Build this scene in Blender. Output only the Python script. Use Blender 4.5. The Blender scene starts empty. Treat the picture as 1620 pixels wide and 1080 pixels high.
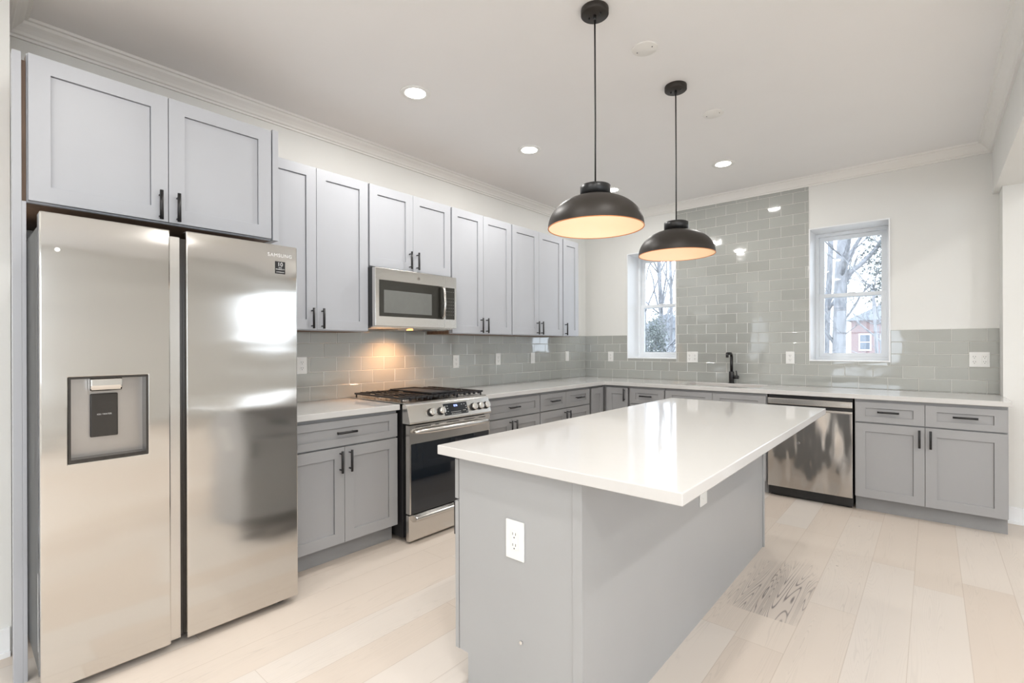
import bpy, bmesh, math, random
from mathutils import Vector, Matrix
random.seed(7)
S = bpy.context.scene
C = S.collection
D = bpy.data
PI = math.pi

# ------------------------------------------------------------------ camera
cam = D.objects.new('camera', D.cameras.new('camera'))
C.objects.link(cam)
cam.data.sensor_width = 36
cam.data.lens = 771.07 * 36 / 1620
cam.data.shift_y = 7.74 / 1620
cam.data.clip_start = .02
cam.data.clip_end = 300
cam.matrix_world = (Matrix.Translation((3.3147, -5.2665, 1.2923)) @ Matrix.Rotation(math.radians(40.782), 4, 'Z')
                    @ Matrix.Rotation(PI/2, 4, 'X') @ Matrix.Rotation(-.0035, 4, 'Z'))
S.camera = cam
# ------------------------------------------------------------------ view, world
S.view_settings.view_transform = 'Standard'
S.view_settings.look = 'None'
S.view_settings.gamma = 1
S.view_settings.use_curve_mapping = False
S.view_settings.exposure = 0.14
LAMP = 7.0        # watts of one recessed light
SKY = 4.2
W = D.worlds.new('world'); S.world = W; W.use_nodes = True
bgn = W.node_tree.nodes['Background']
bgn.inputs[0].default_value = (.83, .91, 1, 1)
bgn.inputs[1].default_value = SKY
CEIL = 2.857

# ------------------------------------------------------------------ materials
MATS = {}
def mat(name, col, rough=.5, metal=0., spec=.5, emit=None, es=0., var=0., vscale=8., bump=0., bscale=60., coat=0., trans=0., stretch=(1, 1, 1)):
    m = D.materials.new(name); m.use_nodes = True
    nt = m.node_tree; p = nt.nodes['Principled BSDF']
    p.inputs['Base Color'].default_value = (*col, 1)
    p.inputs['Roughness'].default_value = rough
    p.inputs['Metallic'].default_value = metal
    p.inputs['Specular IOR Level'].default_value = spec
    if coat: p.inputs['Coat Weight'].default_value = coat; p.inputs['Coat Roughness'].default_value = .05
    if trans: p.inputs['Transmission Weight'].default_value = trans
    if emit: p.inputs['Emission Color'].default_value = (*emit, 1); p.inputs['Emission Strength'].default_value = es
    tc = nt.nodes.new('ShaderNodeTexCoord'); mp = nt.nodes.new('ShaderNodeMapping')
    mp.inputs['Scale'].default_value = stretch
    nt.links.new(tc.outputs['Object'], mp.inputs[0])
    if var:
        n = nt.nodes.new('ShaderNodeTexNoise'); n.inputs['Scale'].default_value = vscale; n.inputs['Detail'].default_value = 4
        r = nt.nodes.new('ShaderNodeMapRange'); r.inputs[1].default_value = .3; r.inputs[2].default_value = .7
        r.inputs[3].default_value = 1-var; r.inputs[4].default_value = 1+var
        mx = nt.nodes.new('ShaderNodeMix'); mx.data_type = 'RGBA'; mx.blend_type = 'MULTIPLY'; mx.inputs[0].default_value = 1
        mx.inputs[6].default_value = (*col, 1)
        nt.links.new(mp.outputs[0], n.inputs[0]); nt.links.new(n.outputs[0], r.inputs[0])
        nt.links.new(r.outputs[0], mx.inputs[7]); nt.links.new(mx.outputs[2], p.inputs['Base Color'])
    if bump:
        n = nt.nodes.new('ShaderNodeTexNoise'); n.inputs['Scale'].default_value = bscale; n.inputs['Detail'].default_value = 2
        b = nt.nodes.new('ShaderNodeBump'); b.inputs['Strength'].default_value = 1; b.inputs['Distance'].default_value = bump
        nt.links.new(mp.outputs[0], n.inputs[0]); nt.links.new(n.outputs[0], b.inputs['Height']); nt.links.new(b.outputs[0], p.inputs['Normal'])
    MATS[name] = m
    return m
wall_m = mat('wall paint', (.80, .80, .775), .6, var=.01, vscale=3)
ceil_m = mat('ceiling paint', (.88, .875, .87), .7, var=.01, vscale=2)
trim_m = mat('trim paint', (.86, .85, .82), .45, var=.01)
white_m = mat('white casing paint', (.90, .915, .93), .4, var=.01)
grey_m = mat('cabinet grey with baked shade', (.36, .36, .365), .38, var=.012, vscale=5)  # same paint on all cabinets; the shade low down is put into this colour
upper_m = mat('cabinet grey with baked light', (.45, .462, .492), .38, var=.012, vscale=5)  # same cabinet paint, with the stronger light on the uppers put into the colour
isle_m = mat('cabinet grey with baked island light', (.40, .405, .41), .34, var=.012, vscale=5)  # same cabinet paint again, island lighting put into the colour
greyd_m = mat('grey toe kick paint', (.30, .30, .30), .45, var=.03, vscale=9)
wood_m = mat('unpainted cabinet side wood', (.20, .125, .08), .55, var=.2, vscale=6, stretch=(8, 8, 1))
black_m = mat('black handle metal', (.012, .012, .013), .35, var=.05)
blackp_m = mat('black enamel', (.015, .015, .016), .3, var=.05)
iron_m = mat('cast iron', (.02, .02, .022), .42, var=.1, vscale=40)
glassb_m = mat('dark oven glass', (.006, .01, .016), .04, spec=.8, var=.05)
plast_m = mat('white outlet plastic', (.85, .85, .83), .3, var=.005)
slot_m = mat('dark slot', (.05, .05, .05), .5, var=.05)
fridge_side_m = mat('fridge side grey', (.17, .175, .18), .4, var=.04)
vinyl_m = mat('white window vinyl', (.86, .89, .92), .35, var=.01)
shade_out_m = mat('dark bronze shade', (.028, .023, .019), .45, metal=.2, var=.2, vscale=6)
shade_in_m = mat('cream shade lining', (.85, .77, .64), .6, var=.01)
rim_m = mat('copper rim', (.7, .25, .07), .4, metal=.3, var=.05)
chrome_m = mat('chrome', (.75, .74, .72), .12, metal=1, var=.02)
recess_m = mat('dispenser grey', (.42, .39, .36), .3, metal=.7, var=.03)
dark_m = mat('dispenser dark', (.05, .045, .04), .2, metal=.3, var=.05)
white_txt = mat('white lettering', (.8, .8, .8), .4, var=.005)
grey_txt = mat('pale lettering', (.62, .62, .6), .3, var=.005)
mwin_m = mat('microwave window mesh', (.16, .165, .155), .12, var=.03, vscale=30)
mframe_m = mat('microwave black glass', (.03, .029, .024), .1, var=.03)
lens_m = mat('lit lens', (.9, .9, .9), .5, emit=(1, .97, .9), es=14, var=.005)
bulb_m = mat('warm bulb', (.9, .8, .6), .5, emit=(1, .72, .38), es=12, var=.005)
keytxt_m = mat('key legend grey', (.16, .16, .155), .4, var=.01)
blue_m = mat('blue display digits', (.1, .1, .3), .5, emit=(.35, .45, 1), es=3, var=.005)
amber_m = mat('hood lamp lens', (.9, .5, .3), .5, emit=(1, .42, .12), es=3, var=.005)
sink_m = mat('sink steel', (.62, .61, .58), .3, metal=.6, var=.02)

def steel(name, col=(.64, .62, .59), rough=.2, wav=.0012, wscale=1.6, st=(1, .25, 2.2), fine=.00002):
    m = D.materials.new(name); m.use_nodes = True; nt = m.node_tree; p = nt.nodes['Principled BSDF']
    p.inputs['Base Color'].default_value = (*col, 1); p.inputs['Metallic'].default_value = 1; p.inputs['Roughness'].default_value = rough
    p.inputs['Anisotropic'].default_value = .5
    tg = nt.nodes.new('ShaderNodeTangent'); tg.direction_type = 'RADIAL'; tg.axis = 'Z'; nt.links.new(tg.outputs[0], p.inputs['Tangent'])
    tc = nt.nodes.new('ShaderNodeTexCoord'); mp = nt.nodes.new('ShaderNodeMapping'); mp.inputs['Scale'].default_value = st
    n = nt.nodes.new('ShaderNodeTexNoise'); n.inputs['Scale'].default_value = wscale; n.inputs['Detail'].default_value = 1.5
    b = nt.nodes.new('ShaderNodeBump'); b.inputs['Strength'].default_value = 1; b.inputs['Distance'].default_value = wav
    mp2 = nt.nodes.new('ShaderNodeMapping'); mp2.inputs['Scale'].default_value = (6, 6, 500)
    n2 = nt.nodes.new('ShaderNodeTexNoise'); n2.inputs['Scale'].default_value = 1.5; n2.inputs['Detail'].default_value = 2
    mr = nt.nodes.new('ShaderNodeMapRange'); mr.inputs[3].default_value = rough*.8; mr.inputs[4].default_value = rough*1.25
    L = nt.links.new
    L(tc.outputs['Object'], mp.inputs[0]); L(mp.outputs[0], n.inputs[0]); L(n.outputs[0], b.inputs['Height']); L(b.outputs[0], p.inputs['Normal'])
    L(tc.outputs['Object'], mp2.inputs[0]); L(mp2.outputs[0], n2.inputs[0]); L(n2.outputs[0], mr.inputs[0]); L(mr.outputs[0], p.inputs['Roughness'])
    MATS[name] = m; return m
steel_m = steel('fridge steel', rough=.11, wav=.009, st=(.8, .25, 2.2))
steel2_m = steel('appliance steel', (.66, .64, .61), .22, wav=.0008, wscale=4)
steel3_m = steel('rumpled film covered steel', (.50, .48, .46), .13, wav=.035, wscale=2.6, st=(2.2, 1, .8))

def quartz():
    m = D.materials.new('white quartz'); m.use_nodes = True; nt = m.node_tree; p = nt.nodes['Principled BSDF']; L = nt.links.new
    p.inputs['Roughness'].default_value = .07
    tc = nt.nodes.new('ShaderNodeTexCoord')
    n = nt.nodes.new('ShaderNodeTexNoise'); n.inputs['Scale'].default_value = 2.2; n.inputs['Detail'].default_value = 6; n.inputs['Distortion'].default_value = 1.2
    r = nt.nodes.new('ShaderNodeValToRGB'); e = r.color_ramp.elements
    e[0].position = .47; e[0].color = (.65, .64, .625, 1); e[1].position = .53; e[1].color = (.65, .64, .625, 1)
    k = r.color_ramp.elements.new(.5); k.color = (.645, .635, .62, 1)
    L(tc.outputs['Object'], n.inputs[0]); L(n.outputs[0], r.inputs[0]); L(r.outputs[0], p.inputs['Base Color'])
    return m
quartz_m = quartz()

def tile():
    m = D.materials.new('grey green glass tile'); m.use_nodes = True; nt = m.node_tree; p = nt.nodes['Principled BSDF']; L = nt.links.new
    p.inputs['Roughness'].default_value = .06; p.inputs['Specular IOR Level'].default_value = .8; p.inputs['Coat Weight'].default_value = .7; p.inputs['Coat Roughness'].default_value = .03
    g = nt.nodes.new('ShaderNodeNewGeometry')
    r = nt.nodes.new('ShaderNodeMapRange'); r.inputs[3].default_value = .95; r.inputs[4].default_value = 1.04
    mx = nt.nodes.new('ShaderNodeMix'); mx.data_type = 'RGBA'; mx.blend_type = 'MULTIPLY'; mx.inputs[0].default_value = 1
    mx.inputs[6].default_value = (.405, .415, .39, 1)
    L(g.outputs['Random Per Island'], r.inputs[0]); L(r.outputs[0], mx.inputs[7]); L(mx.outputs[2], p.inputs['Base Color'])
    n = nt.nodes.new('ShaderNodeTexNoise'); n.inputs['Scale'].default_value = 9; n.inputs['Detail'].default_value = 1
    b = nt.nodes.new('ShaderNodeBump'); b.inputs['Strength'].default_value = 1; b.inputs['Distance'].default_value = .0012
    tc = nt.nodes.new('ShaderNodeTexCoord'); L(tc.outputs['Object'], n.inputs[0]); L(n.outputs[0], b.inputs['Height']); L(b.outputs[0], p.inputs['Normal'])
    return m
tile_m = tile()
grout_m = mat('pale grout', (.76, .75, .71), .7, var=.02)

def floor_mat():
    m = D.materials.new('whitewashed oak planks'); m.use_nodes = True; nt = m.node_tree; p = nt.nodes['Principled BSDF']; L = nt.links.new
    N = nt.nodes.new
    def math_(op, a, b=None, c=None):
        n = N('ShaderNodeMath'); n.operation = op
        for i, v in enumerate((a, b, c)):
            if v is None: continue
            if isinstance(v, (int, float)): n.inputs[i].default_value = v
            else: L(v, n.inputs[i])
        return n.outputs[0]
    tc = N('ShaderNodeTexCoord'); sp = N('ShaderNodeSeparateXYZ'); L(tc.outputs['Object'], sp.inputs[0])
    x, y = sp.outputs[0], sp.outputs[1]
    PW = .198; PL = 1.62
    u = math_('DIVIDE', math_('SUBTRACT', x, .067), PW)
    row = math_('FLOOR', u); fu = math_('FRACT', u)
    wn = N('ShaderNodeTexWhiteNoise'); wn.noise_dimensions = '1D'; L(row, wn.inputs['W'])
    v = math_('ADD', math_('DIVIDE', y, PL), math_('MULTIPLY', wn.outputs['Value'], 7.31))
    col = math_('FLOOR', v); fv = math_('FRACT', v)
    cb = N('ShaderNodeCombineXYZ'); L(row, cb.inputs[0]); L(col, cb.inputs[1])
    wn2 = N('ShaderNodeTexWhiteNoise'); wn2.noise_dimensions = '2D'; L(cb.outputs[0], wn2.inputs['Vector'])
    rnd = wn2.outputs['Value']
    # grain: stretched along y, shifted per plank
    cg = N('ShaderNodeCombineXYZ'); L(math_('MULTIPLY', x, 9.), cg.inputs[0]); L(math_('MULTIPLY', y, .5), cg.inputs[1]); L(math_('MULTIPLY', rnd, 37.), cg.inputs[2])
    ng = N('ShaderNodeTexNoise'); ng.inputs['Scale'].default_value = 1.1; ng.inputs['Detail'].default_value = 2; ng.inputs['Distortion'].default_value = .35; L(cg.outputs[0], ng.inputs[0])
    ring = math_('SINE', math_('MULTIPLY', ng.outputs[0], 260.))
    nm = N('ShaderNodeTexNoise'); nm.inputs['Scale'].default_value = 1.3; nm.inputs['Detail'].default_value = 3; L(cg.outputs[0], nm.inputs[0])
    gm = N('ShaderNodeMapRange'); L(nm.outputs[0], gm.inputs[0]); gm.inputs[1].default_value = .45; gm.inputs[2].default_value = .75
    ringp = math_('POWER', math_('MAXIMUM', ring, 0.), 3.)
    # worn dark patch beside the island: x 2.62..2.86, y -2.75..-1.95
    wx = N('ShaderNodeTexNoise'); wx.inputs['Scale'].default_value = 5; wx.inputs['Detail'].default_value = 5; L(tc.outputs['Object'], wx.inputs[0])
    dx = math_('DIVIDE', math_('SUBTRACT', x, 2.70), .17); dy = math_('DIVIDE', math_('SUBTRACT', y, -2.45), .42)
    dist = math_('SQRT', math_('ADD', math_('MULTIPLY', dx, dx), math_('MULTIPLY', dy, dy)))
    patch = N('ShaderNodeMapRange'); L(math_('ADD', dist, math_('MULTIPLY', wx.outputs[0], .9)), patch.inputs[0])
    patch.inputs[1].default_value = 1.75; patch.inputs[2].default_value = .95; patch.inputs[3].default_value = 0; patch.inputs[4].default_value = 1
    inside = math_('MULTIPLY', math_('LESS_THAN', x, 2.839), math_('GREATER_THAN', y, -2.72))
    patchv = math_('MULTIPLY', patch.outputs[0], inside)
    # base colours
    cr = N('ShaderNodeValToRGB'); L(rnd, cr.inputs[0]); e = cr.color_ramp.elements
    e[0].position = 0; e[0].color = (.66, .575, .50, 1); e[1].position = 1; e[1].color = (.71, .64, .575, 1)
    k = cr.color_ramp.elements.new(.5); k.color = (.69, .61, .535, 1); k = cr.color_ramp.elements.new(.8); k.color = (.70, .645, .59, 1)
    amt = math_('MULTIPLY', ringp, math_('ADD', math_('MULTIPLY', gm.outputs[0], .16), math_('MULTIPLY', patchv, .95)))
    m1 = N('ShaderNodeMix'); m1.data_type = 'RGBA'; L(amt, m1.inputs[0]); L(cr.outputs[0], m1.inputs[6]); m1.inputs[7].default_value = (.12, .10, .095, 1)
    m2 = N('ShaderNodeMix'); m2.data_type = 'RGBA'; L(math_('MULTIPLY', patchv, .3), m2.inputs[0]); L(m1.outputs[2], m2.inputs[6]); m2.inputs[7].default_value = (.36, .32, .30, 1)
    # seams
    eu = math_('MINIMUM', fu, math_('SUBTRACT', 1., fu)); ev = math_('MINIMUM', fv, math_('SUBTRACT', 1., fv))
    su = math_('LESS_THAN', eu, .008); sv = math_('LESS_THAN', ev, .0009)
    seam = math_('MAXIMUM', su, sv)
    m3 = N('ShaderNodeMix'); m3.data_type = 'RGBA'; L(math_('MULTIPLY', seam, .3), m3.inputs[0]); L(m2.outputs[2], m3.inputs[6]); m3.inputs[7].default_value = (.33, .24, .17, 1)
    # small nail specks
    vs = N('ShaderNodeTexVoronoi'); vs.inputs['Scale'].default_value = 3.1; L(tc.outputs['Object'], vs.inputs['Vector'])
    spk = math_('LESS_THAN', vs.outputs['Distance'], .022)
    m4 = N('ShaderNodeMix'); m4.data_type = 'RGBA'; L(math_('MULTIPLY', spk, .55), m4.inputs[0]); L(m3.outputs[2], m4.inputs[6]); m4.inputs[7].default_value = (.2, .17, .15, 1)
    L(m4.outputs[2], p.inputs['Base Color'])
    p.inputs['Roughness'].default_value = .42; p.inputs['Specular IOR Level'].default_value = .35
    return m
floor_m = floor_mat()
bark_m = mat('bark', (.24, .245, .26), .9, var=.3, vscale=12, stretch=(1, 1, .3))
twig_m = mat('twigs', (.36, .33, .31), .9, var=.2)
ever_m = mat('grey green needles', (.16, .18, .17), .9, var=.3, vscale=5)
brick_house_m = mat('red house brick', (.27, .19, .185), .9, var=.15, vscale=20)
siding_m = mat('pale house siding', (.36, .38, .41), .8, var=.05)
roof_m = mat('grey roof shingle', (.25, .27, .30), .9, var=.15)
grass_m = mat('winter lawn', (.30, .30, .29), .95, var=.2, vscale=3)
hglass_m = mat('house window glass', (.12, .15, .19), .15, var=.05)
def pane_mat():
    m = D.materials.new('clear glass'); m.use_nodes = True; nt = m.node_tree; nt.nodes.remove(nt.nodes['Principled BSDF'])
    t = nt.nodes.new('ShaderNodeBsdfTransparent'); t.inputs[0].default_value = (.97, .985, 1, 1)
    g = nt.nodes.new('ShaderNodeBsdfGlossy'); g.inputs['Roughness'].default_value = .02
    f = nt.nodes.new('ShaderNodeFresnel'); f.inputs[0].default_value = 1.45
    tc = nt.nodes.new('ShaderNodeTexCoord'); n = nt.nodes.new('ShaderNodeTexNoise'); n.inputs['Scale'].default_value = 1
    b = nt.nodes.new('ShaderNodeBump'); b.inputs['Distance'].default_value = .001
    mx = nt.nodes.new('ShaderNodeMixShader'); L = nt.links.new
    L(tc.outputs['Object'], n.inputs[0]); L(n.outputs[0], b.inputs['Height']); L(b.outputs[0], g.inputs['Normal'])
    L(f.outputs[0], mx.inputs[0]); L(t.outputs[0], mx.inputs[1]); L(g.outputs[0], mx.inputs[2]); L(mx.outputs[0], nt.nodes['Material Output'].inputs[0])
    return m
pane_m = pane_mat()

# ------------------------------------------------------------------ mesh helpers
class MB:
    def __init__(s): s.bm = bmesh.new()
    def _mi(s, faces, mi, smooth=False):
        for f in faces: f.material_index = mi; f.smooth = smooth
    def box(s, x0, x1, y0, y1, z0, z1, mi=0, bev=0., seg=2, M=None):
        m = Matrix.Translation(((x0+x1)/2, (y0+y1)/2, (z0+z1)/2)) @ Matrix.Diagonal((abs(x1-x0), abs(y1-y0), abs(z1-z0), 1))
        if M is not None: m = M @ m
        r = bmesh.ops.create_cube(s.bm, size=1, matrix=m)
        vs = r['verts']; fs = {f for v in vs for f in v.link_faces}; s._mi(fs, mi)
        if bev:
            es = {e for v in vs for e in v.link_edges}
            o = bmesh.ops.bevel(s.bm, geom=list(es), offset=bev, segments=seg, affect='EDGES', profile=.5)
            s._mi(o['faces'], mi)
        return s
    def cyl(s, p0, p1, r, r2=None, seg=20, mi=0, caps=True, smooth=True):
        p0, p1 = Vector(p0), Vector(p1); d = p1-p0
        q = Vector((0, 0, 1)).rotation_difference(d.normalized()).to_matrix().to_4x4()
        m = Matrix.Translation((p0+p1)/2) @ q
        o = bmesh.ops.create_cone(s.bm, cap_ends=caps, segments=seg, radius1=r, radius2=r if r2 is None else r2, depth=d.length, matrix=m)
        fs = {f for v in o['verts'] for f in v.link_faces}
        for f in fs: f.material_index = mi; f.smooth = smooth and len(f.verts) == 4
        return s
    def lathe(s, prof, seg=48, mi=0, c=(0, 0, 0), close=False):
        rings = []
        for r, z in prof:
            rings.append([s.bm.verts.new((c[0]+r*math.cos(2*PI*i/seg), c[1]+r*math.sin(2*PI*i/seg), c[2]+z)) for i in range(seg)])
        n = len(rings)
        for k in range(n if close else n-1):
            a, b = rings[k], rings[(k+1) % n]
            for i in range(seg):
                j = (i+1) % seg
                f = s.bm.faces.new((a[i], a[j], b[j], b[i])); f.smooth = True; f.material_index = mi
        if not close:
            for rg, rev in ((rings[0], True), (rings[-1], False)):
                if abs(prof[0 if rev else -1][0]) > 1e-5 and prof[0 if rev else -1][0] < .0:
                    pass
        return s
    def disk(s, r, z, seg=48, mi=0, c=(0, 0)):
        f = s.bm.faces.new([s.bm.verts.new((c[0]+r*math.cos(2*PI*i/seg), c[1]+r*math.sin(2*PI*i/seg), z)) for i in range(seg)]); f.material_index = mi
        return s
    def prism(s, pts, a0, a1, axis='x', mi=0):
        """extrude a 2-D outline (u,v) along an axis: axis x -> (a,u,v), y -> (u,a,v), z -> (u,v,a)"""
        f3 = {'x': lambda a, u, v: (a, u, v), 'y': lambda a, u, v: (u, a, v), 'z': lambda a, u, v: (u, v, a)}[axis]
        A = [s.bm.verts.new(f3(a0, u, v)) for u, v in pts]; B = [s.bm.verts.new(f3(a1, u, v)) for u, v in pts]
        fs = [s.bm.faces.new(A), s.bm.faces.new(B[::-1])]
        n = len(pts)
        for i in range(n): fs.append(s.bm.faces.new((A[i], B[i], B[(i+1) % n], A[(i+1) % n])))
        s._mi(fs, mi); return s
    def tube(s, pts, r, seg=10, mi=0):
        pts = [Vector(p) for p in pts]; rings = []
        for i, p in enumerate(pts):
            d = (pts[min(i+1, len(pts)-1)]-pts[max(i-1, 0)]).normalized()
            q = Vector((0, 0, 1)).rotation_difference(d).to_matrix()
            rr = r[i] if isinstance(r, (list, tuple)) else r
            rings.append([s.bm.verts.new(p+q@Vector((rr*math.cos(2*PI*k/seg), rr*math.sin(2*PI*k/seg), 0))) for k in range(seg)])
        for a, b in zip(rings, rings[1:]):
            for k in range(seg):
                f = s.bm.faces.new((a[k], a[(k+1) % seg], b[(k+1) % seg], b[k])); f.smooth = True; f.material_index = mi
        for rg in (rings[0][::-1], rings[-1]):
            f = s.bm.faces.new(rg); f.material_index = mi
        return s
    def grid(s, A, B, filled, t0, t1, f3, mi=0):
        """slab with holes: cells of the grid A x B that pass filled(i,j), thickness t0..t1, f3(a,b,t)->xyz"""
        V = {}
        def v(i, j, t):
            k = (i, j, t)
            if k not in V: V[k] = s.bm.verts.new(f3(A[i], B[j], t))
            return V[k]
        na, nb = len(A)-1, len(B)-1
        F = lambda i, j: 0 <= i < na and 0 <= j < nb and filled(i, j)
        fs = []
        for i in range(na):
            for j in range(nb):
                if not F(i, j): continue
                for t, rev in ((t0, 0), (t1, 1)):
                    q = [v(i, j, t), v(i+1, j, t), v(i+1, j+1, t), v(i, j+1, t)]
                    fs.append(s.bm.faces.new(q[::-1] if rev else q))
                for (di, dj, e) in ((-1, 0, ((i, j), (i, j+1))), (1, 0, ((i+1, j), (i+1, j+1))), (0, -1, ((i, j), (i+1, j))), (0, 1, ((i, j+1), (i+1, j+1)))):
                    if not F(i+di, j+dj):
                        (a, b), (c, d) = e
                        fs.append(s.bm.faces.new((v(a, b, t0), v(c, d, t0), v(c, d, t1), v(a, b, t1))))
        s._mi(fs, mi); return s
    def mesh(s, name, mats):
        bmesh.ops.recalc_face_normals(s.bm, faces=s.bm.faces)
        me = D.meshes.new(name); s.bm.to_mesh(me); s.bm.free()
        for m in (mats if isinstance(mats, (list, tuple)) else [mats]): me.materials.append(m)
        return me
    def build(s, name, mats, parent=None, bev=0., loc=None):
        o = D.objects.new(name, s.mesh(name, mats)); C.objects.link(o)
        if parent is not None: o.parent = parent
        if loc: o.location = loc
        if bev:
            b = o.modifiers.new('bevel', 'BEVEL'); b.width = bev; b.segments = 2; b.limit_method = 'ANGLE'; b.angle_limit = .6
        return o
def text_obj(txt, size, name, m, parent, M, ext=.0004, align='CENTER', space=1.):
    cu = D.curves.new('lettering', 'FONT'); cu.body = txt; cu.size = size; cu.extrude = ext; cu.align_x = align; cu.align_y = 'CENTER'; cu.space_character = space
    t = D.objects.new('lettering', cu); C.objects.link(t)
    bpy.context.view_layer.update()
    me = D.meshes.new_from_object(t.evaluated_get(bpy.context.evaluated_depsgraph_get()))
    D.objects.remove(t); D.curves.remove(cu)
    me.materials.clear(); me.materials.append(m)
    me.transform(M)
    o = D.objects.new(name, me); C.objects.link(o)
    if parent is not None: o.parent = parent
    return o
def tag(o, label, cat, group=None):
    o['label'] = label; o['category'] = cat
    if group: o['group'] = group
    return o
def thing(name, label, cat, loc=(0, 0, 0), rot=0, group=None):
    o = D.objects.new(name, None); C.objects.link(o); o.location = loc; o.rotation_euler = (0, 0, rot); o.empty_display_size = .1
    return tag(o, label, cat, group)
def struct(o, label=None):
    o['kind'] = 'structure'
    if label: o['label'] = label
    return o
def copy_tree(o, parent=None):
    c = o.copy(); C.objects.link(c); c.parent = parent
    for ch in list(o.children): copy_tree(ch, c)
    return c
L90 = PI/2   # left-wall run: local x = world y, local -y = world +x

# ------------------------------------------------------------------ setting
XR, YN, XE, YS = 3.705, -.23, 8.5, -9.0
b = MB(); b.box(-.15, XE+.3, YS-.3, .34, -.12, 0); struct(b.build('floor', floor_m))
b = MB(); b.box(-.15, XE+.3, YS-.3, .34, CEIL, CEIL+.12); struct(b.build('ceiling', ceil_m))
b = MB(); b.box(-.15, 0, -5.09, .34, 0, CEIL); struct(b.build('wall_left', wall_m))
b = MB(); b.box(-.15, .36, YS, -5.09, 0, CEIL); struct(b.build('wall_left_return', wall_m))
WX = (.58, 1.176, 2.443, 3.044); WZ = (1.146, 2.378)
b = MB()
b.grid([0, WX[0], WX[1], WX[2], WX[3], XR], [0, WZ[0], WZ[1], CEIL], lambda i, j: not (i in (1, 3) and j == 1), 0, .34, lambda a, z, t: (a, t, z))
struct(b.build('wall_back', wall_m))
b = MB(); b.box(XR, XE, YN, .34, 0, CEIL); struct(b.build('wall_back_right', wall_m))
# right beam over the opening, header behind the fridge end
b = MB(); b.box(3.668, 3.97, YS, 0, 2.45, CEIL); struct(b.build('wall_right', wall_m), 'dropped beam above the opening on the right')
b = MB(); b.box(.36, 3.668, -5.25, -5.09, 2.774, CEIL); struct(b.build('trim_5', wall_m))
# unseen far walls of the adjoining rooms; most window openings added for fill daylight
ew = [(-8.7, -7.1), (-6.8, -4.7), (-1.5, -.5)]  # last one is mirrored in the fridge door, the others added for side light
ys = [YS]+[q for p in ew for q in p]+[YN]
b = MB(); b.grid(ys, [0, .3, 1.15, 2.35, 2.6, CEIL], lambda i, j: not ((i in (1, 3) and j in (1, 2, 3)) or (i == 5 and j == 2)), XE, XE+.2, lambda a, z, t: (t, a, z)); struct(b.build('wall_right_far', wall_m))
sw = [(1.4, 2.8), (5.2, 6.6)]  # added openings, daylight from behind the camera
xs = [.36]+[q for p in sw for q in p]+[XE]
b = MB(); b.grid(xs, [0, .9, 2.3, CEIL], lambda i, j: not (i in (1, 3) and j == 1), YS-.2, YS, lambda a, z, t: (a, t, z)); struct(b.build('wall_front', wall_m))

# crown moulding: profile (distance from wall, drop from ceiling)
CP = [(0, .083), (.012, .083), (.014, .072), (.024, .068), (.030, .056), (.044, .040), (.060, .026), (.066, .014), (.078, .012), (.083, 0), (0, 0)]
def crown(name, A, B, n, ma=0, mb=0):
    """sweep along A->B on a wall whose inward normal is n; ma/mb: +1 keeps the mitre of an inside corner"""
    A, B, n = Vector((*A, 0)), Vector((*B, 0)), Vector((*n, 0)); d = (B-A).normalized()
    bm = bmesh.new(); ra = [bm.verts.new(A+n*u+d*u*ma+Vector((0, 0, CEIL-z))) for u, z in CP]; rb = [bm.verts.new(B+n*u-d*u*mb+Vector((0, 0, CEIL-z))) for u, z in CP]
    k = len(CP)
    for i in range(k): bm.faces.new((ra[i], ra[(i+1) % k], rb[(i+1) % k], rb[i]))
    bm.faces.new(ra[::-1]); bm.faces.new(rb)
    m = MB(); m.bm.free(); m.bm = bm
    return struct(m.build(name, trim_m))
crown('trim_1', (0, -5.09), (0, 0), (1, 0), 1, 1)
crown('trim_2', (0, 0), (3.668, 0), (0, -1), 1, 1)
crown('trim_3', (3.668, 0), (3.668, -5.09), (-1, 0), 1, 1)
crown('trim_4', (3.668, -5.09), (0, -5.09), (0, 1), 1, 1)
def baseboard(name, x0, x1, y0, y1, dx, dy):
    b = MB(); b.box(x0, x1, y0, y1, 0, .115); b.box(x0+dx*.0, x1, y0, y1, .115, .118)
    if dx: b.box(x1, x1+.012, y0, y1, 0, .022)
    else: b.box(x0, x1, y0-.012, y0, 0, .022)
    return struct(b.build(name, white_m, bev=.004))
baseboard('baseboard_back', XR, XE, YN-.014, YN, 0, -1)
baseboard('baseboard_left', .36, .374, YS, -5.095, 1, 0)

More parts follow.
